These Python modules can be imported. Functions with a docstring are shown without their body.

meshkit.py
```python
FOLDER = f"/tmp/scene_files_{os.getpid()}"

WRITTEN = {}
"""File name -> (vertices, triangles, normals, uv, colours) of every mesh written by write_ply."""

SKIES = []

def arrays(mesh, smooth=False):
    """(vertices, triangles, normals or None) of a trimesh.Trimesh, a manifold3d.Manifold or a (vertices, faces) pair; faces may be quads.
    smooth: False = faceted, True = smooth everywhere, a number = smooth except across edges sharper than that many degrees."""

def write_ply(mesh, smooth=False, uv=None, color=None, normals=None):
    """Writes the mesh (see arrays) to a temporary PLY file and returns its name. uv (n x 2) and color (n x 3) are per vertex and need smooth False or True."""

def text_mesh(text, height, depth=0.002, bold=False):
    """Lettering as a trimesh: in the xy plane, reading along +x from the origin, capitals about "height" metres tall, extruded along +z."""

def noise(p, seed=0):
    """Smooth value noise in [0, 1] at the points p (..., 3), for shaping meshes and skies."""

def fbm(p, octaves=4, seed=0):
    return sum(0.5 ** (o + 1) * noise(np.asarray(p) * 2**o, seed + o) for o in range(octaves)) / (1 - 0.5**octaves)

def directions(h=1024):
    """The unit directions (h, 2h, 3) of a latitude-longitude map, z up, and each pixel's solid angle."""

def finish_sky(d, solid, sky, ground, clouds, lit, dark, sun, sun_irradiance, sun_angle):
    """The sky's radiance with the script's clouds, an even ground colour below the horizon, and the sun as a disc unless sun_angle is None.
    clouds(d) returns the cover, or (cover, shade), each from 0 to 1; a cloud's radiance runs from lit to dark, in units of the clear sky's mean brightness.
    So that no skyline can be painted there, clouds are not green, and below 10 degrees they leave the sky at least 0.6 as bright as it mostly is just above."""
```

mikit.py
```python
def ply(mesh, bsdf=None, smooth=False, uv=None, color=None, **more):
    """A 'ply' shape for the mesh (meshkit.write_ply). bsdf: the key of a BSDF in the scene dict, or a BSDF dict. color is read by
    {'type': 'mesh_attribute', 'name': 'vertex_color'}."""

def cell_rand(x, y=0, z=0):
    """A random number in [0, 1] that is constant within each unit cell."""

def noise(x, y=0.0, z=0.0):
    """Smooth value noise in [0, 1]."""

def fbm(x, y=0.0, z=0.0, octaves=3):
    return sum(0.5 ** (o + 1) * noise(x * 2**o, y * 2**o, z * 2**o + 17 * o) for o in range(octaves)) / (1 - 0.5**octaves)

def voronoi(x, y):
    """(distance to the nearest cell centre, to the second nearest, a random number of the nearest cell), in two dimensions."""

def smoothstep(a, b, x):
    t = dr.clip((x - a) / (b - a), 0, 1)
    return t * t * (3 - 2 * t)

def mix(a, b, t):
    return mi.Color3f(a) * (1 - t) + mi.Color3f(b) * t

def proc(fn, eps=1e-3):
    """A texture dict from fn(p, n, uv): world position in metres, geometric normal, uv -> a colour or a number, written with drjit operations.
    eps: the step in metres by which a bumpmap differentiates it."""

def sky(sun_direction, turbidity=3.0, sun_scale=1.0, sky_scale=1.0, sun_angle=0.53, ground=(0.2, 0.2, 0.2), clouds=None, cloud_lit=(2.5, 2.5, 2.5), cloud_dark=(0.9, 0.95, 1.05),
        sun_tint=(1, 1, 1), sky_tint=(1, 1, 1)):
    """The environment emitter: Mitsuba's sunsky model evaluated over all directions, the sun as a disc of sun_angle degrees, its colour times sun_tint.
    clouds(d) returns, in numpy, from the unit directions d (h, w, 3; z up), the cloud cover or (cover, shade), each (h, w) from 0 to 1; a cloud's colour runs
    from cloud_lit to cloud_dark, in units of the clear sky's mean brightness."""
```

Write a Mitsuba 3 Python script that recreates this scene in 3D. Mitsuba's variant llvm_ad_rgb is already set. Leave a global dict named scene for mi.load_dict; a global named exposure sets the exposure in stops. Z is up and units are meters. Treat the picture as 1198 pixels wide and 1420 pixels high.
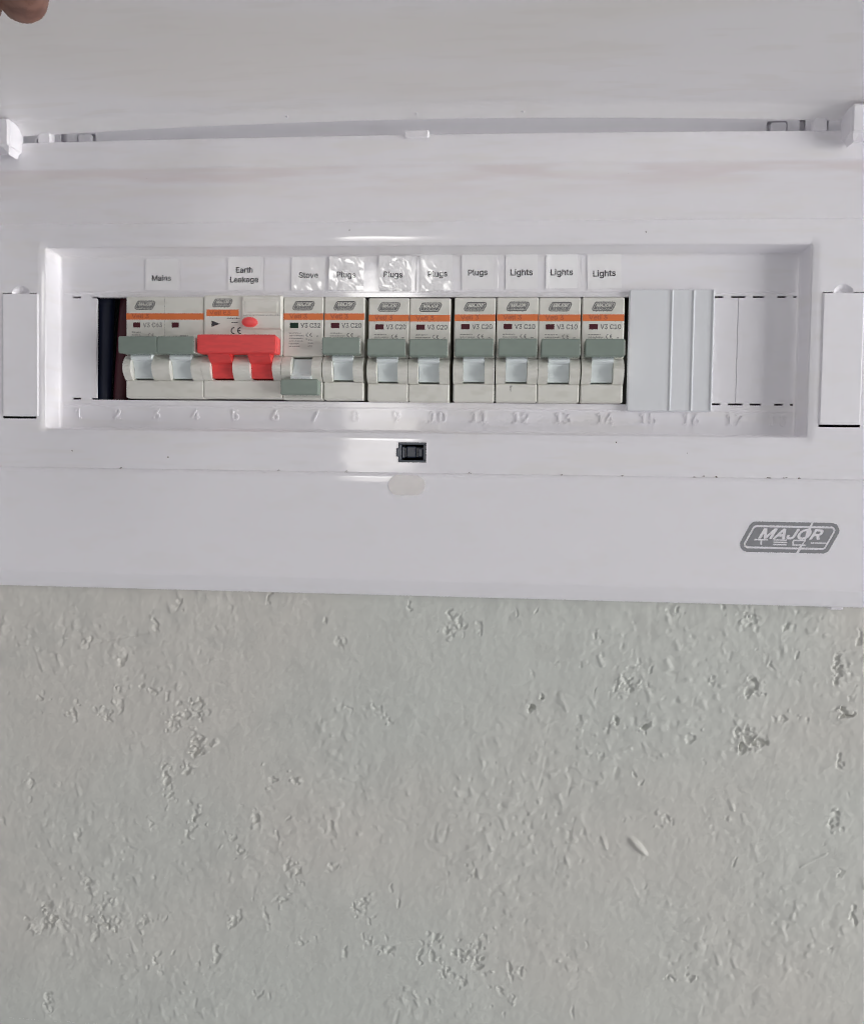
import math, random
import numpy as np, trimesh, manifold3d as m3
import drjit as dr
import mitsuba as mi
import mikit, meshkit
from shapely.geometry import Polygon, Point, box as sbox
from shapely.ops import unary_union
from shapely import affinity

T = mi.ScalarTransform4f
scene, labels = {}, {}
random.seed(7)
MM = 0.001                      # everything below is laid out in millimetres: x right, y into the wall, z up; y = 0 is the floor of the breaker recess

# ------------------------------------------------------------------ camera, light, exposure
CAM = np.array([34.1, -361.1, -57.6]); YAW, PITCH, ROLL = -0.075, -0.036, 0.016
def cam_axes():
    c, s = math.cos(YAW), math.sin(YAW); a = np.array([[c, -s, 0], [s, c, 0], [0, 0, 1]])
    c, s = math.cos(PITCH), math.sin(PITCH); b = np.array([[1, 0, 0], [0, c, s], [0, -s, c]])
    c, s = math.cos(ROLL), math.sin(ROLL); d = np.array([[c, 0, s], [0, 1, 0], [-s, 0, c]])
    return d @ b @ a
AX = cam_axes()
scene['camera'] = {'type': 'perspective', 'fov': 2 * math.degrees(math.atan(599 / 1150)), 'fov_axis': 'x', 'near_clip': 0.01, 'far_clip': 50.0,
                   'to_world': T().look_at(origin=(CAM * MM).tolist(), target=((CAM + AX[1] * 300) * MM).tolist(), up=AX[2].tolist())}
exposure = 0.28
# the even light of a pale room
scene['room_light'] = {'type': 'constant', 'radiance': {'type': 'rgb', 'value': [0.258, 0.257, 0.270]}}
def lamp(key, centre, target, w, h, rgb, label):
    scene[key] = {'type': 'rectangle', 'to_world': T().look_at(origin=centre, target=target, up=[0, 0, 1]) @ T().scale([w / 2, h / 2, 1]),
                  'bsdf': {'type': 'diffuse', 'reflectance': {'type': 'rgb', 'value': [0.5, 0.5, 0.5]}},
                  'emitter': {'type': 'area', 'radiance': {'type': 'rgb', 'value': rgb}}}
    labels[key] = {'label': label, 'category': 'window'}
# a wide window to the right of the board, and a narrow one across the room that the glossy plastic mirrors
lamp('window', [2.0, -0.85, -0.22], [0, 0, -0.05], 1.0, 1.3, [7.3, 7.2, 7.1], 'wide bright window to the right of the distribution board')
lamp('window_001', [-0.376, -2.6, 0.521], [-0.376, 0, 0.521], 0.25, 0.36, [11.0, 10.8, 10.4], 'bright upper pane of a narrow window across the room')
lamp('window_002', [-0.376, -2.6, 0.150], [-0.376, 0, 0.150], 0.25, 0.36, [5.0, 4.8, 4.5], 'dimmer lower pane of a narrow window across the room')

# ------------------------------------------------------------------ materials
def fb(p, sx, sy, sz, o=3): return mikit.fbm(p.x * sx, p.y * sy, p.z * sz, o)
def lin(r, g, b):
    f = lambda c: (c / 255 / 12.92) if c / 255 < .04045 else ((c / 255 + .055) / 1.055) ** 2.4
    return [f(r), f(g), f(b)]
def princ(color, rough=0.35, spec=0.5, **k):
    c = {'type': 'rgb', 'value': list(color)} if not callable(color) else mikit.proc(color)
    r = rough if not callable(rough) else mikit.proc(rough)
    return {'type': 'twosided', 'bsdf': {'type': 'principled', 'base_color': c, 'roughness': r, 'specular': spec, **k}}

WHITE = (0.775, 0.765, 0.795)
def cover_col(p, n, uv):
    # smeared reddish dust along the top of the cover, faint grey film of handling elsewhere
    a = fb(p, 26, 10, 160, 5); b = fb(p, 60, 30, 300, 3)
    band = mikit.smoothstep(0.060, 0.0725, p.z) * (1 - mikit.smoothstep(0.0765, 0.0785, p.z))
    t = mikit.smoothstep(0.30, 0.72, a) * band
    c = mikit.mix(WHITE, (0.66, 0.585, 0.585), t * 0.55)
    s = mikit.smoothstep(0.55, 0.75, b)
    c = mikit.mix(c, (0.72, 0.70, 0.695), s * 0.3)
    y = mikit.smoothstep(0.5, 0.7, fb(p, 40, 40, 150, 4))
    return mikit.mix(c, (0.755, 0.735, 0.72), y * 0.4)
def lid_col(p, n, uv):
    a = mikit.smoothstep(0.42, 0.66, fb(p, 7, 35, 20, 3)); b = mikit.smoothstep(0.56, 0.72, fb(p, 45, 260, 40, 3))
    c = mikit.mix((0.765, 0.755, 0.765), (0.735, 0.715, 0.68), a * 0.6)
    return mikit.mix(c, (0.70, 0.675, 0.65), b * 0.3)
def plain_col(p, n, uv):
    s = mikit.smoothstep(0.56, 0.75, fb(p, 90, 90, 160, 4))
    return mikit.mix(WHITE, (0.755, 0.74, 0.75), s * 0.4)
def gloss(p, n, uv): return 0.065 + 0.07 * mikit.smoothstep(0.45, 0.75, fb(p, 70, 70, 180, 3))
def waves(p, n, uv): return mikit.fbm(p.x * 55, p.y * 55, p.z * 95, 2)
def wavy(b, depth):
    return {'type': 'twosided', 'bsdf': {'type': 'bumpmap', 'arbitrary': mikit.proc(waves, 5e-4), 'scale': depth, 'bsdf': b['bsdf']}}
scene['cover_plastic'] = wavy(princ(cover_col, gloss), 0.0001)
scene['lid_plastic'] = princ(lid_col, 0.32)
scene['plain_plastic'] = wavy(princ(plain_col, gloss), 0.0001)
scene['satin_plastic'] = princ(plain_col, 0.45)
scene['breaker_plastic'] = princ(lambda p, n, uv: mikit.mix((0.655, 0.65, 0.60), (0.60, 0.595, 0.54), mikit.smoothstep(0.45, 0.7, fb(p, 160, 160, 260, 3))), 0.42)
scene['rocker_plastic'] = princ((0.70, 0.755, 0.765), 0.35)
scene['toggle_grey'] = princ(lambda p, n, uv: mikit.mix((0.215, 0.265, 0.230), (0.19, 0.235, 0.205), fb(p, 300, 300, 500, 2)), 0.38)
scene['toggle_red'] = princ(lambda p, n, uv: mikit.mix((0.72, 0.055, 0.055), (0.66, 0.052, 0.052), mikit.smoothstep(0.4, 0.7, fb(p, 250, 250, 900, 3))), 0.36)
scene['button_red'] = princ((0.82, 0.09, 0.09), 0.35)
scene['orange_print'] = princ((0.66, 0.165, 0.045), 0.5)
scene['rust_print'] = princ((0.40, 0.095, 0.045), 0.5)
scene['grey_print'] = princ((0.13, 0.13, 0.13), 0.5)
scene['pale_print'] = princ((0.26, 0.255, 0.24), 0.5)
scene['black_print'] = princ((0.035, 0.035, 0.04), 0.5)
scene['gloss_ink'] = princ((0.035, 0.035, 0.04), 0.09)
scene['maroon_window'] = princ((0.075, 0.018, 0.025), 0.55, 0.2)
scene['green_window'] = princ((0.012, 0.034, 0.022), 0.55, 0.2)
scene['badge_grey'] = princ((0.235, 0.24, 0.255), 0.4)
scene['blue_white_plastic'] = princ((0.655, 0.672, 0.695), 0.42)
scene['navy_plastic'] = princ((0.018, 0.024, 0.042), 0.25)
scene['slate_plastic'] = princ((0.055, 0.065, 0.085), 0.3)
scene['grey_inside'] = princ((0.30, 0.30, 0.31), 0.6)
scene['navy_insulation'] = princ((0.012, 0.018, 0.045), 0.45)
scene['maroon_insulation'] = princ((0.075, 0.014, 0.022), 0.45)
scene['paper'] = princ(lambda p, n, uv: mikit.mix((0.83, 0.825, 0.83), (0.80, 0.795, 0.80), fb(p, 200, 200, 200, 2)), 0.07)
scene['bright_paper'] = princ((0.87, 0.87, 0.875), 0.14)
scene['film'] = princ((0.79, 0.78, 0.795), 0.08)
scene['grime'] = princ((0.16, 0.13, 0.11), 0.9)
scene['tan_pad'] = princ(lambda p, n, uv: mikit.mix((0.715, 0.69, 0.675), (0.685, 0.66, 0.645), fb(p, 500, 500, 500, 2)), 0.5)
def skin_col(p, n, uv):
    return mikit.mix((0.235, 0.115, 0.085), (0.155, 0.07, 0.052), mikit.smoothstep(0.35, 0.7, fb(p, 260, 260, 260, 4)))
scene['skin'] = princ(skin_col, 0.5, 0.4)
scene['nail'] = princ((0.34, 0.19, 0.15), 0.3)
def wall_col(p, n, uv):
    a = mikit.smoothstep(0.3, 0.7, fb(p, 9, 9, 9, 3)); b = mikit.smoothstep(0.5, 0.75, fb(p, 90, 90, 90, 3))
    c = mikit.mix((0.530, 0.548, 0.512), (0.560, 0.548, 0.508), a)
    return mikit.mix(c, (0.47, 0.475, 0.445), b * 0.3)
scene['wall_paint'] = princ(wall_col, 0.5, 0.35)

# ------------------------------------------------------------------ helpers
def put(key, mesh, bsdf, smooth=False, to=None):
    """one entry of the scene; mesh in millimetres"""
    base, k = key, 0
    while key in scene:
        k += 1; key = f'{base}_{k:03d}'
    if isinstance(mesh, dict): d = dict(mesh)
    else:
        if hasattr(mesh, 'to_mesh'):
            q = mesh.to_mesh(); mesh = trimesh.Trimesh(np.asarray(q.vert_properties)[:, :3], np.asarray(q.tri_verts), process=False)
        if isinstance(mesh, (tuple, list)): mesh = trimesh.Trimesh(np.asarray(mesh[0], float), np.asarray(mesh[1]), process=False)
        mesh = trimesh.Trimesh(np.asarray(mesh.vertices) * MM, mesh.faces, process=False)
        d = mikit.ply(mesh, bsdf, smooth)
    if to is not None: d['to_world'] = T().translate((np.array(to) * MM).tolist())
    scene[key] = d
    return key
def thing(name, label, category, group=None):
    key, k = name, 0
    while key in labels:
        k += 1; key = f'{name}_{k:03d}'
    labels[key] = {'label': label, 'category': category}
    if group: labels[key]['group'] = group
    return key
def cat(ms): return trimesh.util.concatenate(list(ms))
def cbox(x0, x1, y0, y1, z0, z1, r=0.4):
    """box with bevelled edges"""
    p = []
    for a, b, c in ((r, r, 0), (r, 0, r), (0, r, r)):
        for x in (x0 + a, x1 - a):
            for y in (y0 + b, y1 - b):
                for z in (z0 + c, z1 - c): p.append((x, y, z))
    return trimesh.convex.convex_hull(np.array(p, float))
TO_FRONT = np.array([[1, 0, 0, 0], [0, 0, -1, 0], [0, 1, 0, 0], [0, 0, 0, 1.0]])
def geoms(s): return [g for g in getattr(s, 'geoms', [s]) if g.geom_type == 'Polygon' and g.area > 1e-6]
def extr(shape, depth, y0):
    """shape in (x, z) raised by depth towards the viewer from the plane y0"""
    ms = []
    for g in geoms(shape):
        m = trimesh.creation.extrude_polygon(g, depth, engine='earcut'); m.apply_transform(TO_FRONT); m.apply_translation([0, y0, 0]); ms.append(m)
    return cat(ms)
def flat(shape, y0):
    vs, fs, n = [], [], 0
    for g in geoms(shape):
        v, f = trimesh.creation.triangulate_polygon(g, engine='earcut')
        vs.append(np.column_stack([v[:, 0], np.full(len(v), y0), v[:, 1]])); fs.append(f + n); n += len(v)
    return trimesh.Trimesh(np.vstack(vs), np.vstack(fs), process=False)
_text = {}
def text(t, h, bold=True, width=None, centre=None, left=None, slant=0.0):
    """lettering as a shapely shape, cap height h mm"""
    k = (t, bold)
    if k not in _text:
        m = meshkit.text_mesh(t, 10.0, depth=1.0, bold=bold); v, f = np.asarray(m.vertices), np.asarray(m.faces)
        top = f[(v[f][:, :, 2] > 0.5).all(1)]
        _text[k] = unary_union([Polygon(v[q][:, :2]).buffer(0.003) for q in top])
    s = affinity.scale(_text[k], h / 10, h / 10, origin=(0, 0))
    if slant: s = affinity.affine_transform(s, [1, slant, 0, 1, 0, 0])
    if width:
        b = s.bounds; s = affinity.scale(s, width / (b[2] - b[0]), 1, origin=(0, 0))
    b = s.bounds
    if centre: s = affinity.translate(s, centre[0] - (b[0] + b[2]) / 2, centre[1] - h / 2)
    if left: s = affinity.translate(s, left[0] - b[0], left[1])
    return s.simplify(0.01 * h)
def rrect(x0, x1, z0, z1, r, seg=6):
    return sbox(x0 + r, z0 + r, x1 - r, z1 - r).buffer(r, quad_segs=seg)
def sheet(P, flip=False):
    """grid (n, m, 3) of points as a mesh"""
    n, m = P.shape[:2]
    i, j = np.meshgrid(np.arange(n - 1), np.arange(m - 1), indexing='ij'); a = i * m + j
    q = np.stack([a, a + m, a + m + 1, a + 1], -1).reshape(-1, 4)
    f = np.vstack([q[:, [0, 1, 2]], q[:, [0, 2, 3]]])
    return trimesh.Trimesh(P.reshape(-1, 3), f[:, ::-1] if flip else f, process=False)
def tube(pts, r, sides=14):
    p = np.asarray(pts, float); t = np.gradient(p, axis=0); t /= np.linalg.norm(t, axis=1, keepdims=True)
    a = np.cross(t, [0.2, 1, 0.1]); a /= np.linalg.norm(a, axis=1, keepdims=True); b = np.cross(t, a)
    w = np.linspace(0, 2 * np.pi, sides + 1)
    return sheet(p[:, None] + r * (np.cos(w)[None, :, None] * a[:, None] + np.sin(w)[None, :, None] * b[:, None]))
def arc(cx, cy, r, a0, a1, n): return [(cx + r * math.cos(a), cy + r * math.sin(a)) for a in np.radians(np.linspace(a0, a1, n))]

# ------------------------------------------------------------------ the wall: rough plaster under paint
WALL_Y = 12.0
FEAT = "52,-159,2.6 57,-153,1.0 64,-138,1.3 74,-139,1.6 80,-125,1.9 105,-139,1.9 100,-137,1.9 103,-147,1.6 81,-150,1.3 94,-147,3.2 132,-144,1.6 149,-146,3.9 168,-131,1.6 157,-134,1.3 169,-143,1.3 173,-159,1.6 189,-156,2.9 185,-137,3.9 73,-163,2.3 91,-164,2.6 102,-166,2.3 123,-170,2.6 145,-167,2.9 152,-170,2.6 146,-173,2.3 163,-160,2.3 99,-187,1.9 102,-191,1.9 84,-179,1.6 188,-179,2.6 148,-115,2.9 116,-113,2.3 136,-110,2.3 163,-118,2.6 194,-122,2.6 53,-115,1.6 144,-224,1.6 127,-279,2.3 117,-279,1.9 113,-207,2.3 70,-215,1.0 189,-227,1.9 186,-204,3.2 196,-247,2.9 45,-280,2.6 187,-261,1.3 74,-298,1.6 -65,-197,2.6 -55,-196,2.6 -58,-214,1.3 -74,-217,2.3 -64,-222,1.9 -54,-238,3.2 -58,-237,2.3 -51,-244,1.6 -61,-253,2.6 -68,-262,2.9 -38,-217,1.9 -37,-236,2.3 -7,-252,1.9 -10,-244,1.6 -26,-256,2.9 -23,-252,2.3 -20,-262,1.6 -20,-271,2.3 -23,-268,1.6 -10,-273,2.6 -15,-273,1.6 11,-268,2.9 4,-275,2.9 10,-276,2.6 24,-274,2.9 29,-270,2.9 34,-265,2.3 30,-278,3.2 24,-287,2.3 15,-282,2.9 29,-236,2.3 37,-185,1.3 41,-291,2.9 2,-295,1.6 8,-296,1.6 49,-281,2.3 -71,-299,2.3 -52,-273,2.3 -31,-278,2.6 -183,-203,1.9 -183,-211,1.6 -196,-222,1.9 -159,-227,2.3 -124,-220,1.9 -102,-215,3.2 -105,-223,2.6 -84,-225,2.6 -74,-217,2.6 -81,-231,2.3 -122,-246,1.6 -155,-250,2.9 -146,-269,4.5 -127,-267,2.9 -117,-265,1.9 -83,-264,2.9 -174,-270,5.2 -92,-282,3.2 -122,-286,2.9 -101,-287,1.9 -174,-309,3.9 -102,-184,4.5 -117,-199,4.5 -106,-194,2.9 -115,-208,2.3 -122,-127,2.6 -154,-134,2.6 -139,-144,2.6 -140,-156,1.9 -123,-157,2.9 -109,-167,3.2 -102,-164,3.2 -146,-170,3.2 -139,-166,2.6 -162,-168,2.9 -113,-172,2.9 -178,-163,2.3 -110,-116,2.6 -116,-159,2.3 -68,-112,2.6 -3,-115,2.6 14,-124,2.9 15,-117,2.3 20,-121,2.6 28,-123,2.6 -31,-162,1.9 -18,-162,2.3 -12,-167,1.9 -42,-122,1.9 52,-143,1.3 -35,-132,2.6 45,-116,1.6"
rng = np.random.default_rng(11)
def wall_height(X, Z):
    P = np.stack([X, Z, X * 0], -1)
    def turned(deg, sx, sz):
        c, q = math.cos(math.radians(deg)), math.sin(math.radians(deg))
        return np.stack([(X * c - Z * q) / sx, (X * q + Z * c) / sz, X * 0], -1)
    h = 0.9 * (meshkit.fbm(P / 55, 3, 1) - .5)
    # brushed-on lumps: stronger in patches, faint between them
    patch = np.clip((meshkit.fbm(P / 34, 3, 14) - .42) * 4, 0, 1)
    h += 0.55 * (meshkit.fbm(turned(-14, 19, 26), 2, 4) - .5)
    h += (0.22 + 0.30 * patch) * (meshkit.fbm(turned(24, 8, 11), 2, 2) - .5)
    h += (0.10 + 0.20 * patch) * (meshkit.fbm(turned(-31, 3.7, 5.2), 2, 3) - .5)
    h += 0.14 * (meshkit.noise(turned(17, 1.75, 2.1), 5) - .5) + 0.10 * (meshkit.noise(turned(49, 1.1, 1.3), 8) - .5) + 0.09 * (meshkit.noise(turned(-38, 2.5, 2.9), 15) - .5)
    g = meshkit.noise(turned(12, 2.6, 3.0), 21); h -= 0.55 * np.clip((g - .76) * 4, 0, 1) * np.clip(patch - .3, 0, 1)
    g = meshkit.noise(turned(-20, 3.1, 3.6), 27); h += 0.75 * np.clip((g - .74) * 3, 0, 1) * np.clip(patch - .2, 0, 1)
    wx = (meshkit.fbm(P / 2.2, 2, 31) - .5); wz = (meshkit.fbm(P / 2.2, 2, 37) - .5)
    def dent(cx, cz, rx, rz, ang, depth, rough=1.0):
        nonlocal h
        R = 3.2 * max(rx, rz)
        m = (abs(X - cx) < R) & (abs(Z - cz) < R)
        if not m.any(): return
        c, s = math.cos(ang), math.sin(ang)
        u, v = X[m] - cx + wx[m] * rough * 3.2 * rx, Z[m] - cz + wz[m] * rough * 3.2 * rz
        d = np.sqrt(((u * c + v * s) / rx) ** 2 + ((-u * s + v * c) / rz) ** 2)
        prof = 1 / (1 + np.exp((d - 0.8) * 5)); rim = 0.16 * np.exp(-((d - 1.45) / 0.5) ** 2)
        h[m] += depth * (-prof + rim)
    for t in FEAT.split():
        x, z, r = map(float, t.split(','))
        k = rng.random(4)
        r *= 0.62
        r *= 1.15
        if k[0] < 0.28: dent(x, z, r * .6, r * 1.5, (k[1] - .5) * .9, 0.34 * r + .08)
        else:
            dent(x, z, r * (.6 + .5 * k[1]), r * (.7 + .6 * k[2]), k[3] * 3, 0.34 * r + .10, 1.1)
            for _ in range(2 + int(r * 1.5)):
                q = rng.normal(size=2) * r * 1.6; t = rng.uniform(.3, .6) * r
                dent(x + q[0], z + q[1], t, t * rng.uniform(.8, 1.5), rng.uniform(-.6, .6), .22 * r * rng.choice([-1, 1, 1]), .9)
    for _ in range(90):                                    # small scattered pits
        x, z = rng.uniform(-250, 250), rng.uniform(-330, -100); r = rng.uniform(.35, .8)
        dent(x, z, r, r * rng.uniform(.8, 1.6), rng.uniform(-.5, .5), .25)
    # deeper holes seen on the right, and the raised flake
    for x, z, r in ((52, -159, 2.2), (148, -168.5, 2.4), (153.5, -171, 2.2), (146, -173, 1.7), (102, -166, 1.4), (189, -157, 2.2), (57, -153.5, 1.0), (91, -163, 1.5)):
        dent(x, z, r, r * .8, .2, 1.5)
    a = math.atan2(-7, 7.3)
    u, v = (X - 101.3), (Z + 219.8); uu, vv = u * math.cos(a) + v * math.sin(a), -u * math.sin(a) + v * math.cos(a)
    d = np.sqrt((uu / 5.6) ** 2 + (vv / 1.5) ** 2); h += 1.7 / (1 + np.exp((d - .85) * 10))
    for (x0, z0), (x1, z1), dep in (((172, -225.7), (183.6, -218.9), .3), ((-151.8, -135.6), (-125, -129.7), -.35), ((150, -230), (163, -160), .06)):
        L = math.hypot(x1 - x0, z1 - z0); t = ((X - x0) * (x1 - x0) + (Z - z0) * (z1 - z0)) / L ** 2
        e = np.abs((X - x0) * (z1 - z0) - (Z - z0) * (x1 - x0)) / L + wx * .8
        h += dep * np.exp(-(e / .45) ** 2) * ((t > 0) & (t < 1))
    return h
def wall_patch(x0, x1, z0, z1, step):
    nx, nz = max(2, int((x1 - x0) / step) + 1), max(2, int((z1 - z0) / step) + 1)
    X, Z = np.meshgrid(np.linspace(x0, x1, nx), np.linspace(z0, z1, nz), indexing='ij')
    return sheet(np.stack([X, WALL_Y - wall_height(X, Z), Z], -1))
put('wall', cat([wall_patch(-215, 225, -318, -96, 0.45), wall_patch(-700, -215, -318, 700, 6), wall_patch(225, 700, -318, 700, 6),
                 wall_patch(-215, 225, 112, 700, 6), wall_patch(-700, 700, -700, -318, 6), wall_patch(-215, -201, -96, 112, 3), wall_patch(201, 225, -96, 112, 3)]), 'wall_paint', True)
labels['wall'] = {'label': 'rough pale grey-green plastered wall with pits and trowel marks', 'kind': 'structure'}

# ------------------------------------------------------------------ the distribution board
B = 'distribution_board'
labels[B] = {'label': 'glossy white plastic distribution board with its lid held open', 'category': 'distribution board'}
FY = -11.5                                             # front face
ZT, ZB, HW = 41.3, -36.6, 162.0                        # walls of the recess
R1, ROLL_W, ROLL_D = 1.2, 2.9, 0.36
ring_xy = lambda off, r: np.array(rrect(-HW - off, HW - 1.7 + off, ZB - off, ZT + off, r, 6).exterior.coords)[:-1]
# lip fillet, wall, floor fillet, as rings of the rounded rectangle
prof = [(R1 + ROLL_W * (1 - t), FY + ROLL_D * t ** 2) for t in np.linspace(0, .94, 9)]
tilt = math.atan(2 * ROLL_D / ROLL_W)
prof += [(R1 * (1 - math.sin(a)), FY + ROLL_D + R1 * (1 - math.cos(a))) for a in np.radians(np.linspace(12, 90, 7))]
prof += [(-0.15, -4.0), (-0.3, -1.3)] + [(-0.3 - 1.3 * (1 - math.cos(a)), -1.3 + 1.3 * math.sin(a)) for a in np.radians(np.linspace(18, 90, 6))]
rings = []
for off, y in prof:
    c = ring_xy(off, max(.4, 1.0 + off)); rings.append(np.column_stack([c[:, 0], np.full(len(c), y), c[:, 1]]))
rings = np.array(rings); rings = np.concatenate([rings, rings[:, :1]], 1)
lip = sheet(rings)
front_hole = Polygon(ring_xy(R1 + ROLL_W, 1.0 + R1 + ROLL_W))
floor_out = Polygon(ring_xy(-1.6, 0.4))
front = sbox(-205, -53.8, 205, 51.3).difference(front_hole)
LX0, LX1, LZ0, LZ1 = -6.9, 5.0, -49.4, -40.9           # latch opening
front = front.difference(sbox(LX0, LZ0, LX1, LZ1)).difference(sbox(LX0 - .9, -47, LX0 + .1, -43.4))
scoops, PL = [], []
for sgn in (-1, 1):
    x0, x1 = (-181.3, -165.0) if sgn < 0 else (165.0, 181.3)
    PL.append((x0, x1)); cx = (x0 + x1) / 2
    half = Point(cx, 21.6).buffer(4.0, quad_segs=16).intersection(sbox(cx - 9, 21.6, cx + 9, 40))
    half = affinity.scale(half, 1.0, 0.85, origin=(cx, 21.6))
    front = front.difference(half).difference(sbox(x0, -32.6, x1, 21.95).difference(sbox(x0, -31.6, x1, 21.6)).intersection(sbox(-300, -40, 300, 21.95)))
    # scoop: quarter of a dome, deepest at the edge of the plate
    a = np.linspace(0, np.pi, 25); t = np.linspace(0, 1, 9)
    A, S = np.meshgrid(a, t, indexing='ij')
    scoops.append(sheet(np.stack([cx + 4 * S * np.cos(A), FY + 2.6 * (1 - S ** 2), 21.6 + 3.4 * S * np.sin(A)], -1)))
# slope above the front face, up to the trough behind the lid; drawn through along x with a slight bow
def bow(x): return -1.0 * (x / 172) ** 2
sl = [(FY, 51.3), (FY + .45, 51.75), (FY + .55, 52.5)] + [(FY + .55 + t * 5.4 + 1.6 * t * t, 52.5 + t * 25.2) for t in np.linspace(.08, 1, 10)]
sl += [(-3.9, 77.95), (-3.85, 78.5)] + [(-3.8 + .9 * t, 78.8 + 11.4 * t) for t in np.linspace(0, 1, 6)] + [(-2.5, 90.9), (-1.8, 91.25), (-0.9, 91.3), (9.4, 91.3)]
xs = np.linspace(-205, 205, 83)
G = np.array([[(x, y, z + (bow(x) if z > 85 else 0)) for y, z in sl] for x in xs])
slope = sheet(G, True)
sides = [cbox(-207, -204.9, FY, WALL_Y, -108, 100, .6), cbox(204.9, 207, FY, WALL_Y, -108, 100, .6)]
put(B + '__front_cover', cat([flat(front, FY), *scoops, *sides]), 'cover_plastic', 25)
put(B + '__cover_slope', slope, 'cover_plastic', 35)
put(B + '__recess_wall', lip, 'cover_plastic', True)
put(B + '__hinge_trough_back', cbox(-205, 205, 11.2, 11.8, 86, 118, .2), 'satin_plastic')
# trough wall behind the hinge line, with the holes of the hinge clips
holes = [(-164.5, -156.0 + 6.5, 91.6, 96.5), (-179.5, -172.3, 87.5, 96.3), (147.2, 156.2, 91.6, 97), (159, 169.0, 91.6, 97.5)]
tw = sbox(-205, 86, 205, 118)
clip_holes = unary_union([rrect(-157.9, -149.2, 88.2, 95.0, 1.0), rrect(-166, -162.6, 88.0, 98.5, .6), Point(-174.8, 91.3).buffer(3.1), rrect(146.9, 155.6, 88.6, 95.6, 1.0), rrect(160.5, 163, 89, 96.5, .5), rrect(169.8, 172.6, 88.5, 96.5, .5)])
clip_holes = affinity.translate(clip_holes, 0, 3.1)
put(B + '__hinge_trough', extr(tw.difference(clip_holes), 1.2, 9.2), 'satin_plastic')
clips = [rrect(-156.7, -150.6, 89.4, 94.2, .8), rrect(148.3, 154.6, 89.8, 94.5, .8)]
for c in clips: put(B + '__hinge_clip', extr(affinity.translate(c, 0, 3.1), 1.6, 8.4), 'satin_plastic')
for s, xa, xb in ((-1, -170.2, -164.4), (1, 162.3, 167.8)):
    pts = [(xa, 89), (xb, 89), (xb, 97.6), (xa, 97.9)]
    put(B + '__hinge_clip', cbox(xa, xb, -3.2, 1.0, 89.5, 98.6, .5), 'satin_plastic')
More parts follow.
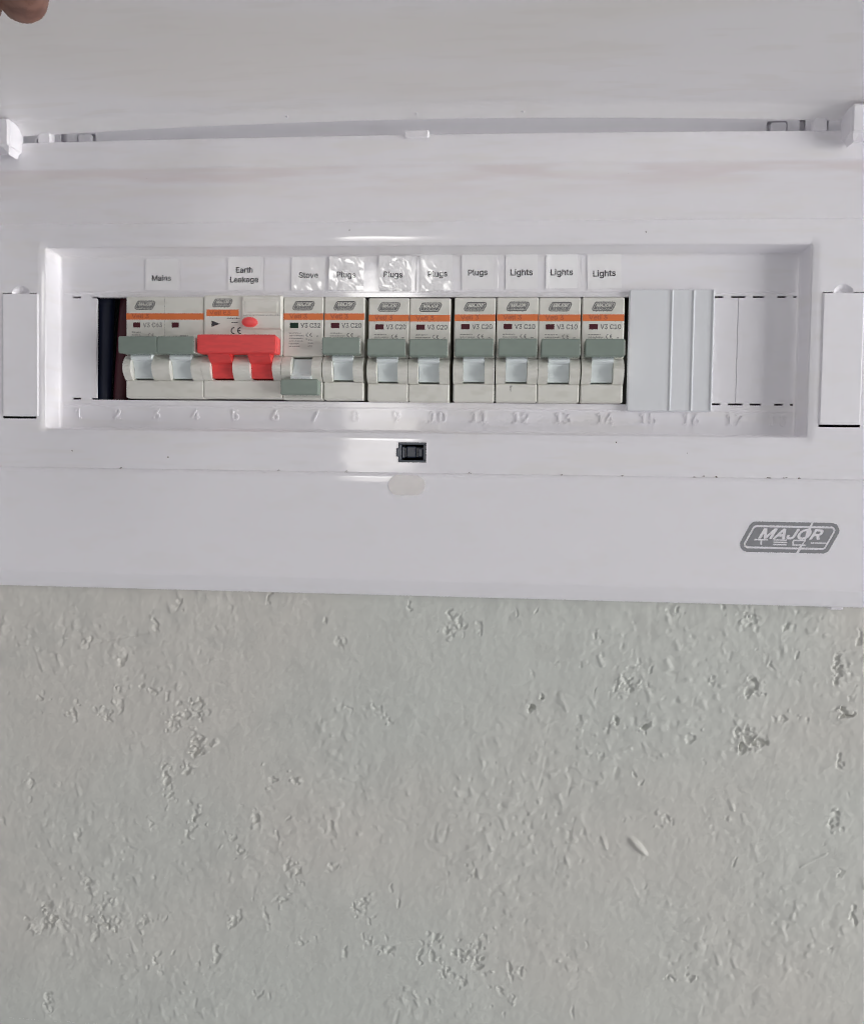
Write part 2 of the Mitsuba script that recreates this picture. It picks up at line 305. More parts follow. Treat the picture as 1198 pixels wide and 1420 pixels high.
put(B + '__lid_stop', cbox(-7.2, 3.4, -4.6, -1.0, 89.2, 92.2, .5), 'plain_plastic')
# hinge blocks at both ends
for s in (-1, 1):
    x0, x1 = (-204, -177.6) if s < 0 else (173.6, 204)
    zl = 84.6 if s < 0 else 84.8
    blk = cbox(x0, x1, -13.0, -1, zl, 96.6, .9)
    xt = x1 - 4.5 if s < 0 else x0 + .3
    wedge = trimesh.convex.convex_hull(np.array([(xt, -12.4, zl + 2), (xt + 4.2, -12.4, zl + 2), (xt, -3, zl + 2), (xt + 4.2, -3, zl + 2), (xt + 2.4 + s * -1.2, -11.5, zl - 3.2), (xt + 2.4 + s * -1.2, -5, zl - 2.8)]))
    put(B + '__hinge_block', cat([blk, wedge]), 'plain_plastic')

# recess floor with the breaker opening and the dashed slots of the knock-out strips
opening = sbox(-144.9, -23.0, 125.2, 22.6)
slots = [(-164.6, -161.3), (-156.2, -151.9), (-147.5, -144.0)]
slots_r = [(125.0, 128.8), (131.9, 138.0), (140.8, 145.7), (150.9, 154.6), (157.4, 159.1)]
cuts = [opening] + [rrect(a, b, z - .42, z + .42, .3, 3) for a, b in slots + slots_r for z in (22.55, -22.6)]
floor = floor_out.difference(unary_union(cuts))
put(B + '__recess_floor', extr(floor.difference(sbox(-161.5, -22.9, -144.9, 22.9)).difference(sbox(125.2, -22.9, 159.2, 22.9)), 2.0, 2.0), 'cover_plastic')
def strip(x0, x1, key):
    s = sbox(x0, -22.9, x1, 22.9).difference(unary_union(cuts[1:]))
    put(key, cat([extr(s, 1.9, 1.95)]), 'plain_plastic')
for a, b in ((-161.15, -144.95), (125.25, 134.92), (135.12, 159.19)): strip(a, b, B + '__knockout_strip')
put(B + '__strip_backing', cbox(126, 159.5, 2.0, 2.4, -21.5, 21.5, .1), 'plain_plastic')
for z in (-25.6, 24.7):                                 # the raised rim round the strips
    put(B + '__strip_rim', cbox(-160.2, 158.6, -0.28, .2, z - .35, z + .35, .15), 'cover_plastic')
# raised numbers of the ways
for n in range(1, 19):
    w = None
    put(B + '__number', extr(text(str(n), 4.6, False, centre=((n - 9.5) * 18.0, -29.2)).buffer(.06), .6, 0), 'cover_plastic')
# screw cover plates
for x0, x1 in PL: put(B + '__screw_cover', cbox(x0 + .15, x1 - .15, FY - .7, FY + 3, -31.6, 21.55, .35), 'satin_plastic')

# lower panel: shallow bulge, finger dent below the latch, chamfered bottom edge
pl = [(FY + .10, -53.80), (FY - .04, -53.9), (FY - .40, -54.3), (FY - .72, -55.1), (FY - .8, -56.2)] + [(FY - .8 + 1.7 * t * t, -56.2 - 43.3 * t) for t in np.linspace(.04, 1, 60)]
pl += [(FY + 1.15, -100.0), (FY + 1.6, -100.7), (FY + 5.6, -106.3), (FY + 6.3, -106.9), (FY + 7.2, -107.1), (WALL_Y - .9, -107.2)]
xs = np.concatenate([np.linspace(-205, -14, 60), np.linspace(-13.5, 8, 87), np.linspace(9, 205, 60)])
G = np.array([[(x, y, z) for y, z in pl] for x in xs])
put(B + '__lower_panel', sheet(G), 'plain_plastic', 35)
pad = sbox(-6.6, -59.1, .6, -59.1 + .01).buffer(4.25, quad_segs=16)
put(B + '__finger_pad', extr(pad, .35, FY - .7), 'tan_pad')
labels[B + '__finger_pad'] = {'label': 'oval dull beige pad under the latch'}
put(B + '__corner_tab', cbox(179, 184.5, 6, WALL_Y - .3, -109.8, -106.8, .5), 'plain_plastic')
# grime in the joint
gs = []
for x, w in ((-58, 1.3), (-29, .8), (23.5, 1.2), (62, .7), (116, 1.6), (120, 1.8), (125, .9), (146, 1.0), (152, 1.7), (159, 2.2), (-128, .7), (87, .8)):
    for k in range(3):
        m = trimesh.creation.icosphere(subdivisions=1, radius=.22 * random.uniform(.6, 1.2)); m.apply_scale([1.7, .8, .8])
        m.apply_translation([x + random.uniform(-w, w) * .55, FY - .15, -53.75 + random.uniform(-.15, .45)]); gs.append(m)
k = put(B + '__joint_grime', cat(gs), 'grime'); labels[k] = {'label': 'specks of dark dirt along the joint', 'kind': 'stuff'}

sp = []
for x, y, z in ((94, FY - .02, 46.5), (-29, FY - .02, 48), (131, -6.3, 66.5), (-96, -6.4, 65), (18, -6.8, 64), (60, -7.6, 60), (-150, FY - .02, -46.5), (113, FY - .02, -44), (-107, FY - .02, -48.6), (84, FY - .02, -39.9)):
    m = trimesh.creation.icosphere(subdivisions=1, radius=.26 * random.uniform(.7, 1.3)); m.apply_scale([1, .4, 1]); m.apply_translation([x, y, z]); sp.append(m)
k = put(B + '__dust_speck', cat(sp), 'grime'); labels[k] = {'label': 'few specks of dirt on the white cover', 'kind': 'stuff'}
# latch in the middle of the lower lip
L = B + '__latch'
put(L, cat([cbox(LX0 + .05, LX1 - .05, FY + .2, FY + 5, LZ1 - 1.0, LZ1 - .05, .2), cbox(LX0 + .05, LX1 - .05, FY + .2, FY + 5, LZ0 + .05, LZ0 + 1.0, .2),
            cbox(LX0 + .05, LX0 + 1.3, FY + .2, FY + 5, LZ0 + 1.0, LZ1 - 1.0, .2), cbox(LX1 - 1.3, LX1 - .05, FY + .2, FY + 5, LZ0 + 1.0, LZ1 - 1.0, .2),
            cbox(LX0 - .85, LX0 + .6, FY + .1, FY + 3, -46.9, -43.5, .2)]), 'slate_plastic')
put(L + '__catch', cat([cbox(-3.6, .6, FY + .9, FY + 5, LZ0 + 2.0, LZ1 - 1.6, .5), cbox(LX0 + 1.3, LX1 - 1.3, FY + 2.4, FY + 4, LZ0 + 2.2, LZ1 - 2.0, .2)]), 'navy_plastic')
put(L + '__jaw', cbox(1.4, 3.5, FY + .6, FY + 5, LZ0 + 2.3, LZ1 - 2.4, .4), 'navy_plastic')
put(L + '__jaw', cbox(-5.5, -4.3, FY + .9, FY + 5, LZ0 + 1.8, LZ1 - 1.8, .3), 'navy_plastic')
put(B + '__latch_frame', extr(sbox(LX0 - .35, LZ0 - .45, LX1 + .35, LZ1 + .3).difference(sbox(LX0, LZ0, LX1, LZ1)).difference(sbox(LX0 - 1, -47, LX0 + .1, -43.4)), .22, FY), 'plain_plastic')

# badge printed on the lower panel
def badge(w, h, detail=True):
    """shapely shape, centred: slanted rounded plate with an inner line and two words left open"""
    s = h * 0.50
    para = Polygon([(-w / 2, -h / 2), (w / 2 - s, -h / 2), (w / 2, h / 2), (-w / 2 + s, h / 2)])
    r = h * .25
    out = para.buffer(-r).buffer(r, quad_segs=10)
    inner = out.buffer(-h * .115); line = inner.difference(out.buffer(-h * (.18 if detail else .17)))
    major = text('MAJOR', h * .31, True, width=w * .60, slant=.42, centre=(w * .012, h * .115))
    out = out.difference(line).difference(major.buffer(h * .012))
    if detail:
        t, y0, hh = h * .045, -h * .262, h * .15
        def bar(x0, x1, z): return sbox(x0, z, x1, z + t)
        u = w * .036; x = -w * .325; L = []
        L += [bar(x, x + 3.6 * u, y0 + hh), sbox(x + 1.6 * u, y0, x + 1.6 * u + t * 1.4, y0 + hh)]
        x += 5.1 * u - .3; L += [bar(x, x + 3.6 * u, y0 + k * hh / 2) for k in range(3)]
        x += 4.9 * u; L += [bar(x + .3, x + 3.6 * u, y0 + hh), bar(x, x + 3.6 * u, y0), sbox(x, y0, x + t * 1.4, y0 + hh)]
        x += 4.7 * u; L += [bar(x, x + 4.2 * u, y0 + hh / 2)]
        out = out.difference(unary_union(L))
    else:
        out = out.difference(text('TECH', h * .17, False, width=w * .5, slant=.3, centre=(-w * .03, -h * .2)))
    return out
bd = affinity.translate(badge(43.0, 12.6), 154.8, -77.9)
sc = [(164.1, -71.0), (163.0, -73.4), (162.3, -75.0), (161.4, -77.2), (160.9, -79.5), (159.6, -81.4), (158.8, -83.2), (157.9, -85)]
scratch = unary_union([Polygon([(a[0] - w, a[1]), (a[0] + w, a[1] + .2), (b[0] + v, b[1]), (b[0] - v, b[1] - .1)]).buffer(.12) for (a, b, w, v) in
                       zip(sc[:-1], sc[1:], (.5, .35, .7, .25, .2, .4, .5), (.35, .7, .25, .2, .4, .5, .6))])
k = put(B + '__badge', extr(bd.difference(scratch), 1.0, FY + .05), 'badge_grey')
labels[k] = {'label': 'grey slanted badge reading MAJOR TECH with a pale scratch'}
scene[k]['to_world'] = T().translate([0, 0, 0])
# seat the badge on the slightly bulging panel: tilt to the panel's slope there
t0 = (78.0 - 56.2) / 43.3
yb = FY - .8 + 1.7 * t0 * t0; slope_b = math.degrees(math.atan(2 * 1.7 * t0 / 43.3))
scene[k]['to_world'] = T().translate([0, (yb + .80) * MM, -78 * MM]) @ T().rotate([1, 0, 0], slope_b) @ T().translate([0, -(FY + .05) * MM, 78 * MM])

# ------------------------------------------------------------------ the lid, swung up towards the camera
def lid_bow(x): return np.where(x < 0, -4.4 * np.abs(x / 173) ** 1.7, -3.4 * np.abs(x / 171) ** 2.0)
inner = [(-2.6, 97.5), (-4.4, 98.9), (-6.2, 100.3), (-7.6, 101.2), (-9.4, 101.75), (-12, 102.0)] + [(-12 - 138 * t, 102.0 + 5.4 * t) for t in np.linspace(.03, 1, 40)]
inner += [(-151.6, 107.2), (-152.6, 106.3)]
outer = [(-154.6, 107.0), (-153.5, 109.6), (-150, 110.0), (-12, 104.4), (-7, 103.6), (-4.6, 102.3), (-2.2, 99.8), (-2.0, 97.6)]
loop = inner + outer + inner[:1]
xs = np.linspace(-200, 200, 101)
fade = lambda y: np.clip(1 + (y + 12) / 90, 0, 1)
G = np.array([[(x, y, z + float(lid_bow(np.array(x))) * fade(y)) for y, z in loop] for x in xs])
LD = B + '__lid'
caps = []
for i in (0, -1):
    poly = Polygon([(q[1], q[2]) for q in G[i][:-1]])
    v, f = trimesh.creation.triangulate_polygon(poly, engine='earcut')
    caps.append(trimesh.Trimesh(np.column_stack([np.full(len(v), G[i][0][0]), v[:, 0], v[:, 1]]), f, process=False))
put(LD, cat([sheet(G, True), *caps]), 'lid_plastic', 32)
labels[LD] = {'label': 'white lid swung up over the breakers'}
for x, z in ((-58, 98.5), (43, 98.9), (-2, 98.8)):
    put(LD + '__mould_pip', cbox(x - .45, x + .45, -5.2, -3.6, z - .3, z + .3, .15), 'plain_plastic')

# box behind the cover
put(B + '__back_box', cat([cbox(-200, 200, 58, 60, -104, 108, .2), cbox(-200, -198, 2.2, 58, -104, 108, .2), cbox(198, 200, 2.2, 58, -104, 108, .2),
                           cbox(-198, 198, 12.2, 58, 106, 108, .2), cbox(-198, 198, 2.2, 58, -104, -102, .2)]), 'grey_inside')

# ------------------------------------------------------------------ cables in the gap
for i, (pts, r, m, lab) in enumerate([
        ([(-147, 10, -60), (-146, 9, -20), (-145, 9, 20), (-143, 13, 60)], 4.0, 'navy_insulation', 'dark blue cable in the gap left of the breakers'),
        ([(-138.5, 9, -60), (-137.5, 8.2, -22), (-134.5, 8, 20), (-130, 12, 60)], 3.2, 'maroon_insulation', 'dark red cable running up beside the first breaker')]):
    p = np.array(pts, float); t = np.linspace(0, 3, 40)
    c = np.column_stack([np.interp(t, range(4), p[:, k]) for k in range(3)])
    for _ in range(6): c[1:-1] = (c[:-2] + c[1:-1] * 2 + c[2:]) / 4
    key = thing('cable', lab, 'cable'); scene[key] = None; del scene[key]
    put(key, tube(c, r), m, True)

# ------------------------------------------------------------------ circuit breakers
NY = -4.0                                               # front of a breaker's label area
def ce(h):
    c = lambda x: Point(x, 0).buffer(h / 2, quad_segs=12).difference(Point(x, 0).buffer(h / 2 - h * .16, quad_segs=12)).difference(sbox(x + h * .05, -h, x + h, h))
    return unary_union([c(0), c(h * .95), sbox(h * .95 - h * .4, -h * .08, h * .95 + h * .02, h * .08)])
def fine_lines(x0, x1, z0, rows, pitch, seed):
    r = random.Random(seed); L = []
    for k in range(rows):
        x, e = x0, x1 - r.uniform(0, .35) * (x1 - x0)
        while x < e:
            w = r.uniform(.35, 1.1); L.append(sbox(x, z0 - k * pitch, min(x + w, e), z0 - k * pitch + .42)); x += w + r.uniform(.12, .3)
    return unary_union(L)
PRINT = 0.13
W1 = 17.6
lib = {}
def L_(name, mesh, bsdf, smooth=False):
    """shape kept for reuse by every breaker"""
    if name not in lib:
        k = put('tmp__' + name, mesh(), bsdf, smooth); lib[name] = scene.pop(k)
    return lib[name]
def cheek(x0, x1):
    """barrel-shaped cheek beside the rocker"""
    p = [(14, -3.9), (NY, -3.9)] + [(NY - 3.6 * math.sin(math.pi * t) ** .8, -3.9 - 10.7 * t) for t in np.linspace(.06, .94, 14)] + [(NY, -14.6), (14, -14.6)]
    m = trimesh.creation.extrude_polygon(Polygon(p), x1 - x0, engine='earcut')
    # (u, v, w) -> (x = w, y = u, z = v)
    m.apply_transform(np.array([[0, 0, 1, x0], [1, 0, 0, 0], [0, 1, 0, 0], [0, 0, 0, 1.0]])); return m
def prism_x(p, x0, x1):
    m = trimesh.creation.extrude_polygon(Polygon(p), x1 - x0, engine='earcut')
    m.apply_transform(np.array([[0, 0, 1, x0], [1, 0, 0, 0], [0, 1, 0, 0], [0, 0, 0, 1.0]])); return m
WIN = (4.1, 13.3)
def case_mesh(poles, win=None):
    win = win or [(WIN[0] + k * W1, WIN[1] + k * W1) for k in range(poles)]
    w = poles * W1 + (poles - 1) * .0
    ms = [cbox(0, w, NY, 30, -3.75, 22.1, .45), cbox(0, w, NY, 30, -22.3, -14.5, .5), cbox(0.2, w - .2, 3.5, 40, -15, -3.5, .1)]
    edges = [0]
    for k in range(poles): edges += list(win[k])
    edges.append(w)
    for a, b in zip(edges[0::2], edges[1::2]): ms.append(cheek(a, b))
    ms.append(cbox(0.3, w - .3, 30, 45, -40, 40, .5))
    return cat(ms)
def rocker_on(x0, x1):
    return prism_x([(-6.6, -3.4), (-7.4, -4.6), (-7.0, -5.6), (-4.6, -6.4), (-3.2, -9.5), (-2.6, -13.6), (3.4, -13.6), (3.4, -3.4)], x0 + .15, x1 - .15)
def rocker_off(x0, x1):
    return prism_x([(-1.8, -4.6), (-2.4, -8), (-4.2, -11.4), (-7.2, -12.7), (-7.6, -14.0), (-6.8, -15.0), (3.4, -15), (3.4, -4.6)], x0 + .15, x1 - .15)
def toggle_mesh(x0, x1, z0, z1, yf=-12.2):
    q = np.array([(x, y, z) for x in (x0, x1) for y, z in ((-5.2, z0 + .4), (-5.2, z1 - .3), (yf + .5, z1), (yf, z1 - .5), (yf + .1, z0 + .5), (yf + .6, z0))], float)
    q2 = q.copy(); e = np.where(q[:, 0] == x0, 1, -1)
    q[:, 2] = np.where(q[:, 2] > (z0 + z1) / 2, q[:, 2] - .3, q[:, 2] + .3); q2[:, 0] += e * .4; q2[:, 1] -= .12
    return trimesh.convex.convex_hull(np.vstack([q, q2]))
def fold(s, y0=NY, d=PRINT): return extr(s, d, y0 + .02)

GROUP = 'circuit breakers in the row'
def single(x, dz, rating, label, on=True, xw=W1):
    key = thing('circuit_breaker', label, 'circuit breaker', None)
    at = (x, 0, dz)
    P = lambda part, m: put(f'{key}__{part}', m, None, to=at)
    P('case', L_('case1', lambda: case_mesh(1), 'breaker_plastic'))
    P('badge', L_('badge1', lambda: fold(affinity.translate(badge(11.0, 4.0, False), 8.9, 18.2)), 'grey_print'))
    P('stripe', L_('stripe1', lambda: fold(sbox(.12, 12.1, W1 - .12, 14.9)), 'orange_print'))
    P('stripe__wording', L_('veti', lambda: fold(text('Veti 3', 1.75, True, width=7.8, left=(2.7, 12.75)), NY, .24), 'rust_print'))
    P('indicator', L_('ind_on' if on else 'ind_off', lambda: cat([fold(sbox(3.0, 8.6, 6.6, 10.8), NY, .2)]), 'maroon_window' if on else 'green_window'))
    P('rating', L_('r' + rating, lambda: fold(text('V3 ' + rating, 1.95, True, width=8.6, left=(7.7, 8.75))), 'grey_print'))
    P('fine_print', L_('fine' + str(on), lambda: fold(unary_union([fine_lines(2.6, 9.3, 6.2, 3 if on else 6, 1.15, 5), fine_lines(11.0, 13.4, 3.9 if on else 3.2, 1 if on else 3, 1.3, 9), Point(10.2, 3.9).buffer(.35), sbox(14.6, 4.9, 15.5, 5.3)])), 'pale_print'))
    P('conformity_mark', L_('ce1', lambda: fold(affinity.translate(ce(1.75), 10.9, 5.6)), 'grey_print'))
    if on:
        P('rocker', L_('rock_on', lambda: rocker_on(*WIN), 'rocker_plastic', 20))
        P('toggle', L_('tog_on', lambda: toggle_mesh(.9, 16.9, -3.9, 3.3), 'toggle_grey'))
        P('toggle__side_rib', L_('rib_on', lambda: cbox(16.5, 17.15, -11.2, -5, -3.2, 2.8, .2), 'breaker_plastic'))
    else:
        P('rocker', L_('rock_off', lambda: rocker_off(*WIN), 'rocker_plastic', 20))
        P('toggle', L_('tog_off', lambda: toggle_mesh(.9, 16.9, -21.0, -14.2, -11.0), 'toggle_grey'))
    return key
# main switch: two poles side by side
def mains(x, dz):
    key = thing('circuit_breaker', 'wide two-pole main breaker with one grey bar across both poles, leftmost of the row', 'circuit breaker')
    at = (x, 0, dz); w = 2 * W1
    P = lambda part, m, b, s=False: put(f'{key}__{part}', m, b, s, to=at)
    mw = [(3.4, 13.0), (20.9, 30.6)]
    P('case', case_mesh(2, mw), 'breaker_plastic')
    P('pole_joint', cbox(W1 - .07, W1 + .07, NY - .10, NY + .3, 3.4, 21.6, .03), 'pale_print')
    P('badge', fold(affinity.translate(badge(10.6, 4.0, False), 8.6, 18.3)), 'grey_print')
    P('stripe', fold(sbox(.12, 12.0, w - .12, 14.8)), 'orange_print')
    P('stripe__wording', fold(text('Veti 3', 1.75, True, width=7.8, left=(2.7, 12.65)), NY, .24), 'rust_print')
    for xx in (3.3, 20.8): P('indicator', fold(sbox(xx, 8.6, xx + 3.1, 10.8), NY, .2), 'maroon_window')
    P('rating', fold(text('V3 C63', 1.9, True, width=8.6, left=(7.8, 8.75))), 'pale_print')
    P('fine_print', fold(unary_union([fine_lines(2.6, 7.3, 6.3, 3, 1.2, 3), fine_lines(24.5, 28.5, 4.8, 2, 1.2, 8)])), 'pale_print')
    P('conformity_mark', fold(affinity.translate(ce(1.75), 10.9, 5.2)), 'pale_print')
    for k in range(2):
        P('rocker', rocker_on(*mw[k]), 'rocker_plastic', 20)
    P('toggle', cat([toggle_mesh(.4, 17.4, -3.9, 3.4, -12.4), toggle_mesh(17.6, w - 1.6, -3.9, 3.4, -12.4), cbox(17, 18, -11.8, -5, -3.6, 3.0, .2)]), 'toggle_grey')
    P('toggle__end_cap', cbox(w - 1.9, w - .9, -11.9, -5, -3.6, 3.1, .3), 'breaker_plastic')
def leakage(x, dz):
    key = thing('earth_leakage_breaker', 'two-pole earth leakage unit with a red bar toggle and a red test button', 'earth leakage breaker')
    at = (x, 0, dz); w = 2 * W1 - .2
    P = lambda part, m, b, s=False: put(f'{key}__{part}', m, b, s, to=at)
    ms = [cbox(0, w, NY - .6, 30, -3.75, 22.3, .45), cbox(0, w, NY - .2, 30, -22.3, -14.5, .5), cbox(.2, w - .2, 3.5, 40, -15, -3.5, .1)]
    wins = [(3.9, 13.8), (21.4, 31.3)]
    e = [0, wins[0][0], wins[0][1], wins[1][0], wins[1][1], w]
    for a, b in zip(e[0::2], e[1::2]): ms.append(cheek(a, b))
    P('case', cat(ms), 'breaker_plastic')
    y = NY - .6
    P('cover', cat([cbox(17.2, w - .4, y - .9, y + .2, 7.6, 21.9, .35), cbox(17.6, w - .6, y - 1.1, y, 20.2, 21.5, .2)]), 'breaker_plastic')
    P('cover__groove', cbox(18.0, w - .8, y - 1.02, y - .5, 13.4, 13.65, .05), 'pale_print')
    P('name_plate', cbox(18.6, w - 2.0, y - 1.15, y - .5, 14.6, 19.6, .2), 'breaker_plastic')
    bt = trimesh.creation.cylinder(radius=1, height=1.5, sections=40); bt.apply_scale([3.4, 2.15, 1]); bt.apply_transform(TO_FRONT); bt.apply_translation([20.9, y - 1.2, 10.4])
    dome = trimesh.creation.icosphere(subdivisions=3, radius=1); dome.apply_scale([3.15, 1.0, 1.95]); dome.apply_translation([20.9, y - 1.85, 10.4])
    P('test_button', cat([bt, dome]), 'button_red', 40)
    P('badge', fold(affinity.translate(badge(10.2, 3.7, False), 8.3, 19.0), y), 'grey_print')
    P('stripe', fold(sbox(1.2, 13.3, 15.6, 16.1), y), 'orange_print')
    P('stripe__wording', fold(text('Veti E3', 1.7, True, width=9.4, left=(2.6, 13.9)), y, .24), 'rust_print')
    P('arrow', fold(Polygon([(3.5, 8.6), (7.3, 9.9), (3.5, 11.4)]), y), 'black_print')
    P('fine_print', fold(unary_union([fine_lines(10.4, 16.4, 12.1, 1, 1, 4), fine_lines(12.4, 16.6, 10.3, 1, 1, 6), fine_lines(2.3, 7.2, 4.5, 1, 1, 2), fine_lines(25, 33, 4.2, 1, 1, 12)]), y), 'grey_print')
    P('conformity_mark', fold(affinity.translate(ce(3.0), 13.6, 7.0), y), 'black_print')
    leg = lambda a: prism_x([(-11.2, -1.5), (-11.4, -4.2), (-8.2, -6.8), (-5.6, -7.8), (-4.6, -10.4), (-4.2, -13.7), (3, -13.7), (3, -1.5)], a[0] + .15, a[1] - .15)
    P('toggle', cat([toggle_mesh(.2, w - .9, -4.1, 3.9, -13.0), cbox(-.1, w - .6, -9, -5.4, -3.6, 3.4, .4)]), 'toggle_red')
    for k, a in enumerate(wins): put(f'{key}__toggle__leg', leg(a), 'toggle_red', 20, to=at)
mains(-129.3, -.1)
leakage(-94.0, .1)
single(-58.8, -.2, 'C32', 'breaker marked C32 below the Stove label, its grey toggle switched down', False)
single(-40.8, -.2, 'C20', 'first C20 breaker from the left, right beside the switched-down breaker')
single(-21.5, -.75, 'C20', 'second C20 breaker from the left, with a wide dark gap on its left side')
single(-3.7, -.85, 'C20', 'third C20 breaker from the left, with a wide dark gap on its right side')
single(15.5, -.6, 'C20', 'fourth C20 breaker from the left, right beside the breakers marked C10')
single(33.6, -.5, 'C10', 'first C10 breaker from the left, with a small dark scratch on its lower face')
single(51.4, -.6, 'C10', 'middle one of the three C10 breakers')
single(69.6, -.5, 'C10', 'rightmost C10 breaker beside the pale blue blanking plate')
for k in range(3, 10): labels[f'circuit_breaker_{k - 1:03d}']['group'] = 'grey toggled single-pole breakers'
put('circuit_breaker_005__scratch', extr(Polygon([(39.8, -16.2), (40.1, -15.9), (40.9, -16.0), (40.8, -16.3), (40.35, -16.3), (40.2, -18.6), (39.95, -18.6)]), .14, NY), 'pale_print')

# ------------------------------------------------------------------ blanking plate over ways 15 and 16
key = thing('blanking_plate', 'pale blue-white blanking plate with two raised ribs right of the last breaker', 'blanking plate')
put(key + '__plate', cbox(89.3, 124.4, -2.7, -.2, -26.1, 25.2, .5), 'blue_white_plastic')
for x in (107.0, 115.9): put(key + '__rib', cbox(x - .5, x + .5, -3.25, -2.4, -25.9, 25.0, .35), 'blue_white_plastic')
put(key + '__rib', cbox(123.5, 124.5, -3.3, -2.4, -25.9, 25.0, .35), 'blue_white_plastic')

# ------------------------------------------------------------------ paper labels stuck above the breakers
def sticker(x0, x1, z0, z1, words, label, rot=0.0, curl=0.6, crumple=0.0, seed=0, paper='paper', tape=(0, 0), th=2.55, tx=0.0, tz=0.0, tilt=0.0):
    key = thing('sticker', label, 'sticker')
    n, m = 64, 56
    X, Z = np.meshgrid(np.linspace(x0, x1, n), np.linspace(z0, z1, m), indexing='ij')
    cx, cz = (x0 + x1) / 2, (z0 + z1) / 2
    def lift(X, Z):
        u, v = (X - x0) / (x1 - x0), (Z - z0) / (z1 - z0)
        P = np.stack([X / 7, Z / 7, X * 0 + seed], -1)
        y = .24 + abs(tilt) * ((X - x0) if tilt > 0 else (x1 - X)) + .16 * meshkit.fbm(P, 2, seed) + curl * (np.clip(.35 - u, 0, 1) ** 2 * 1.3 + np.clip(u - .8, 0, 1) ** 2) * .9
        if crumple:
            Q = np.stack([(X + .5 * Z) / 2.8, Z / 3.4, X * 0 + seed * 3], -1)
            band = np.exp(-(((X - cx) - .45 * (Z - cz)) / 4.6) ** 2) + .35 * np.clip((u - .4) * 2, 0, 1) * np.clip(1.2 - v * 1.6, 0, 1)
            y = y + crumple * (meshkit.fbm(Q, 2, seed + 4) - .3) * np.clip(band, 0, 1)
        return y
    r = math.radians(rot); c, s = math.cos(r), math.sin(r)
    def turn(X, Y, Z): return np.stack([cx + (X - cx) * c - (Z - cz) * s, Y, cz + (X - cx) * s + (Z - cz) * c], -1)
    up = turn(X, -lift(X, Z), Z)
    dn = up.copy(); dn[..., 1] += .10
    rim = np.concatenate([up[0], up[:, -1], up[-1, ::-1], up[::-1, 0]]); rim2 = rim.copy(); rim2[:, 1] += .10
    put(key + '__paper', cat([sheet(up), sheet(dn, True), sheet(np.stack([rim, rim2], 0))]), paper, 40)
    rows = words.split('|')
    parts = []
    for k, wd in enumerate(rows):
        t = text(wd, th, True, centre=(cx + tx, cz - .6 + tz + (len(rows) - 1) * 2.1 - k * 4.2))
        parts.append(t)
    g = extr(unary_union(parts), .11, 0)
    for _ in range(2): g = g.subdivide()
    v = np.array(g.vertices); y = v[:, 1] - lift(v[:, 0], v[:, 2]) - .015
    g = trimesh.Trimesh(turn(v[:, 0], y, v[:, 2]), g.faces, process=False)
    put(key + '__lettering', g, 'gloss_ink')
    if tape[1]:
        a, b = tape
        X, Z = np.meshgrid(np.linspace(x1 + .1, x1 + b, 14), np.linspace(z0 + .3, z1 - .2, 30), indexing='ij')
        Y = -(.13 + .25 * np.clip((X - x1) / b - .55, 0, 1) ** 2 * 4 * meshkit.noise(np.stack([Z / 5, X * 0, X * 0 + seed], -1)))
        tp = turn(X, Y, Z); bk = tp.copy(); bk[..., 1] += .09
        put(key + '__clear_tape', cat([sheet(tp), sheet(bk, True)]), 'film', 40)
sticker(-122.2, -107.4, 25.7, 39.4, 'Mains', 'small white label reading Mains above the two-pole main breaker', 0, .5, 0, 1, th=2.3, tz=-1.0, tape=(0, 1.2))
sticker(-84.8, -70.0, 25.6, 40.2, 'Earth|Leakage', 'white label with two lines of print reading Earth Leakage', .5, .7, 0, 2, th=2.35, tape=(0, 1.6))
sticker(-56.3, -41.6, 25.5, 39.8, 'Stove', 'glossy white label reading Stove above the switched-down breaker', -.5, .6, .22, 3, th=2.35, tx=.2)
sticker(-39.6, -24.4, 25.5, 40.0, 'Plugs', 'crumpled shiny Plugs label next to the Stove label', -1.0, .6, .5, 4, tilt=-.03, th=2.35)
sticker(-17.8, -3.6, 25.2, 40.3, 'Plugs', 'crumpled glaring Plugs label whose middle letters are lost in shine', -.5, .4, .5, 5, tilt=-.03, th=2.35, tx=-.8, tape=(0, 2.4))
sticker(.2, 14.2, 25.2, 40.9, 'Plugs', 'smooth white Plugs label just right of the glaring one', 2.0, .3, .10, 6, th=2.4, tx=.6)
sticker(18.2, 32.0, 25.8, 41.4, 'Plugs', 'rightmost of the Plugs labels, beside the first Lights label', 1.5, .5, 0, 7, th=2.4, tape=(0, 2.2))
sticker(37.0, 50.6, 25.9, 41.4, 'Lights', 'leftmost of the three Lights labels', 1.0, .5, 0, 8, th=2.5)
sticker(54.2, 67.6, 26.2, 41.0, 'Lights', 'middle Lights label, whiter than its neighbours and curled at its left edge', .8, 1.3, 0, 9, paper='bright_paper', th=2.5, tape=(0, 1.6))
sticker(71.7, 86.0, 26.0, 41.0, 'Lights', 'rightmost of the three Lights labels, above the last breaker', 2.2, .4, 0, 10, th=2.5, tz=-.4)

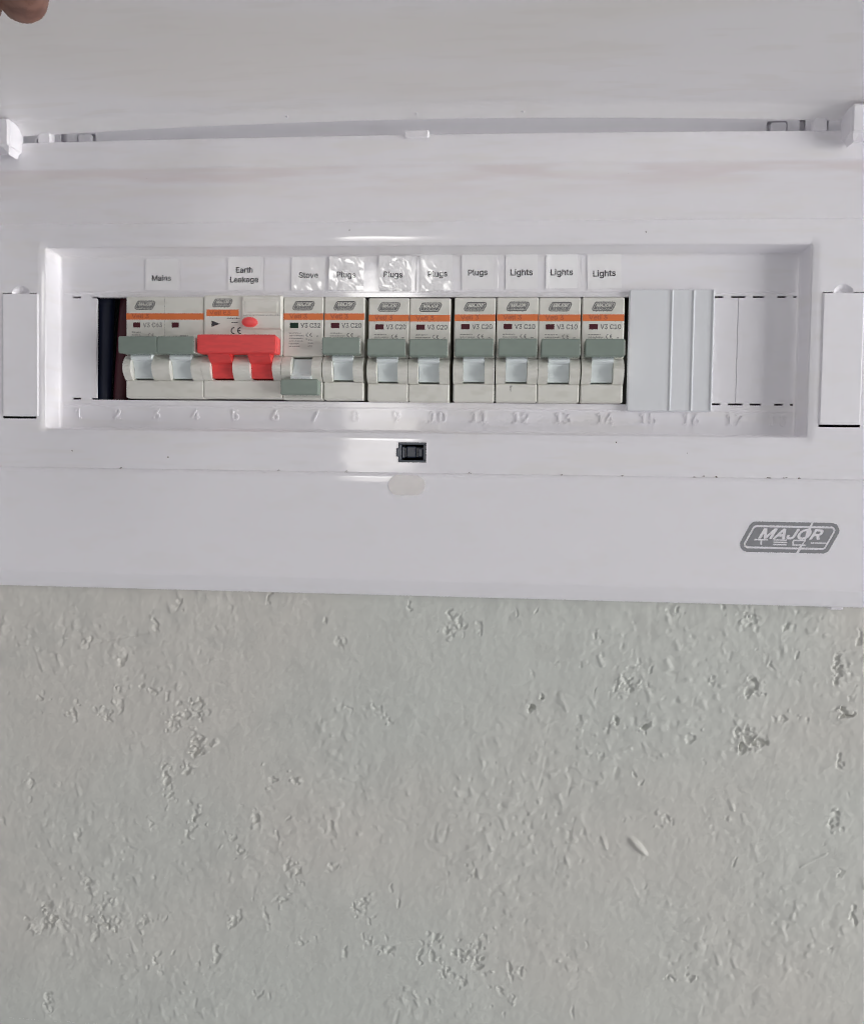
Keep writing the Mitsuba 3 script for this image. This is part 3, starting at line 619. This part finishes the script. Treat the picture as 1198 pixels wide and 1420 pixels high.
# ------------------------------------------------------------------ the hand that holds the lid
def capsule_chain(pts, rad):
    out = m3.Manifold()
    for a, b, r, q in zip(pts[:-1], pts[1:], rad[:-1], rad[1:]):
        s = lambda p, r: m3.Manifold.sphere(r, 28).translate([float(v) for v in p])
        out += m3.Manifold.batch_hull([s(a, r), s(b, q)])
    return out
H = m3.Manifold()
lz = lambda y: 102.0 + 5.4 * (-12 - y) / 138
fingers = [  # tip, distal joint, middle joint, knuckle
    [(-118.5, -103.5, 9.2), (-110.5, -117, 9.8), (-107, -134, 14), (-122, -162, 20)],
    [(-134.5, -102.5, 9.4), (-130, -117, 10), (-128, -133, 15), (-142, -162, 20)],
    [(-157.0, -88.0, 8.8), (-157.0, -105, 9.8), (-159, -127, 15), (-164, -160, 20)],
    [(-176.0, -86.0, 8.6), (-177.0, -105, 9.6), (-178, -129, 15), (-184, -160, 20)]]
rads = [(8.2, 8.4, 8.6, 10.5), (8.2, 8.2, 9.0, 11), (7.7, 8.5, 9.3, 11), (7.5, 8.3, 9.2, 11)]
knuck = []
for f, r in zip(fingers, rads):
    pts = [(x, y, lz(y) - d - (1.2 if i == 0 else 0)) for i, (x, y, d) in enumerate(f)]
    H += capsule_chain(pts, r); knuck.append((pts[-1], r[-1]))
wrist = [(-165, -250, 78), (-141, -250, 78)]
S = lambda p, r: m3.Manifold.sphere(r, 28).translate([float(v) for v in p])
for (a, ra), (b, rb) in zip(knuck[:-1], knuck[1:]): H += m3.Manifold.batch_hull([S(a, ra), S(b, rb), S(wrist[0], 17), S(wrist[1], 17)])
thumb = [(-184, -205, 88), (-205, -190, 108), (-204, -165, 121), (-198, -142, 121)]
H += capsule_chain([(-160, -240, 80)] + thumb, (17, 13.5, 11, 10, 8.5))
H += capsule_chain([(-153, -250, 78), (-160, -300, 66), (-175, -380, 40)], (24, 26, 32))
q = H.refine_to_length(2.4).to_mesh()
hm = trimesh.Trimesh(np.asarray(q.vert_properties)[:, :3], np.asarray(q.tri_verts), process=True)
trimesh.smoothing.filter_taubin(hm, iterations=14)
v = np.array(hm.vertices); nrm = np.array(hm.vertex_normals)
v = v + nrm * ((meshkit.fbm(v / np.array([9.0, 2.6, 9.0]), 2, 3) - .5) * .7)[:, None]
key = thing('person', 'fingertips of a hand holding the lifted lid at the top left corner', 'person')
put(key, (v, np.array(hm.faces)), 'skin', True)
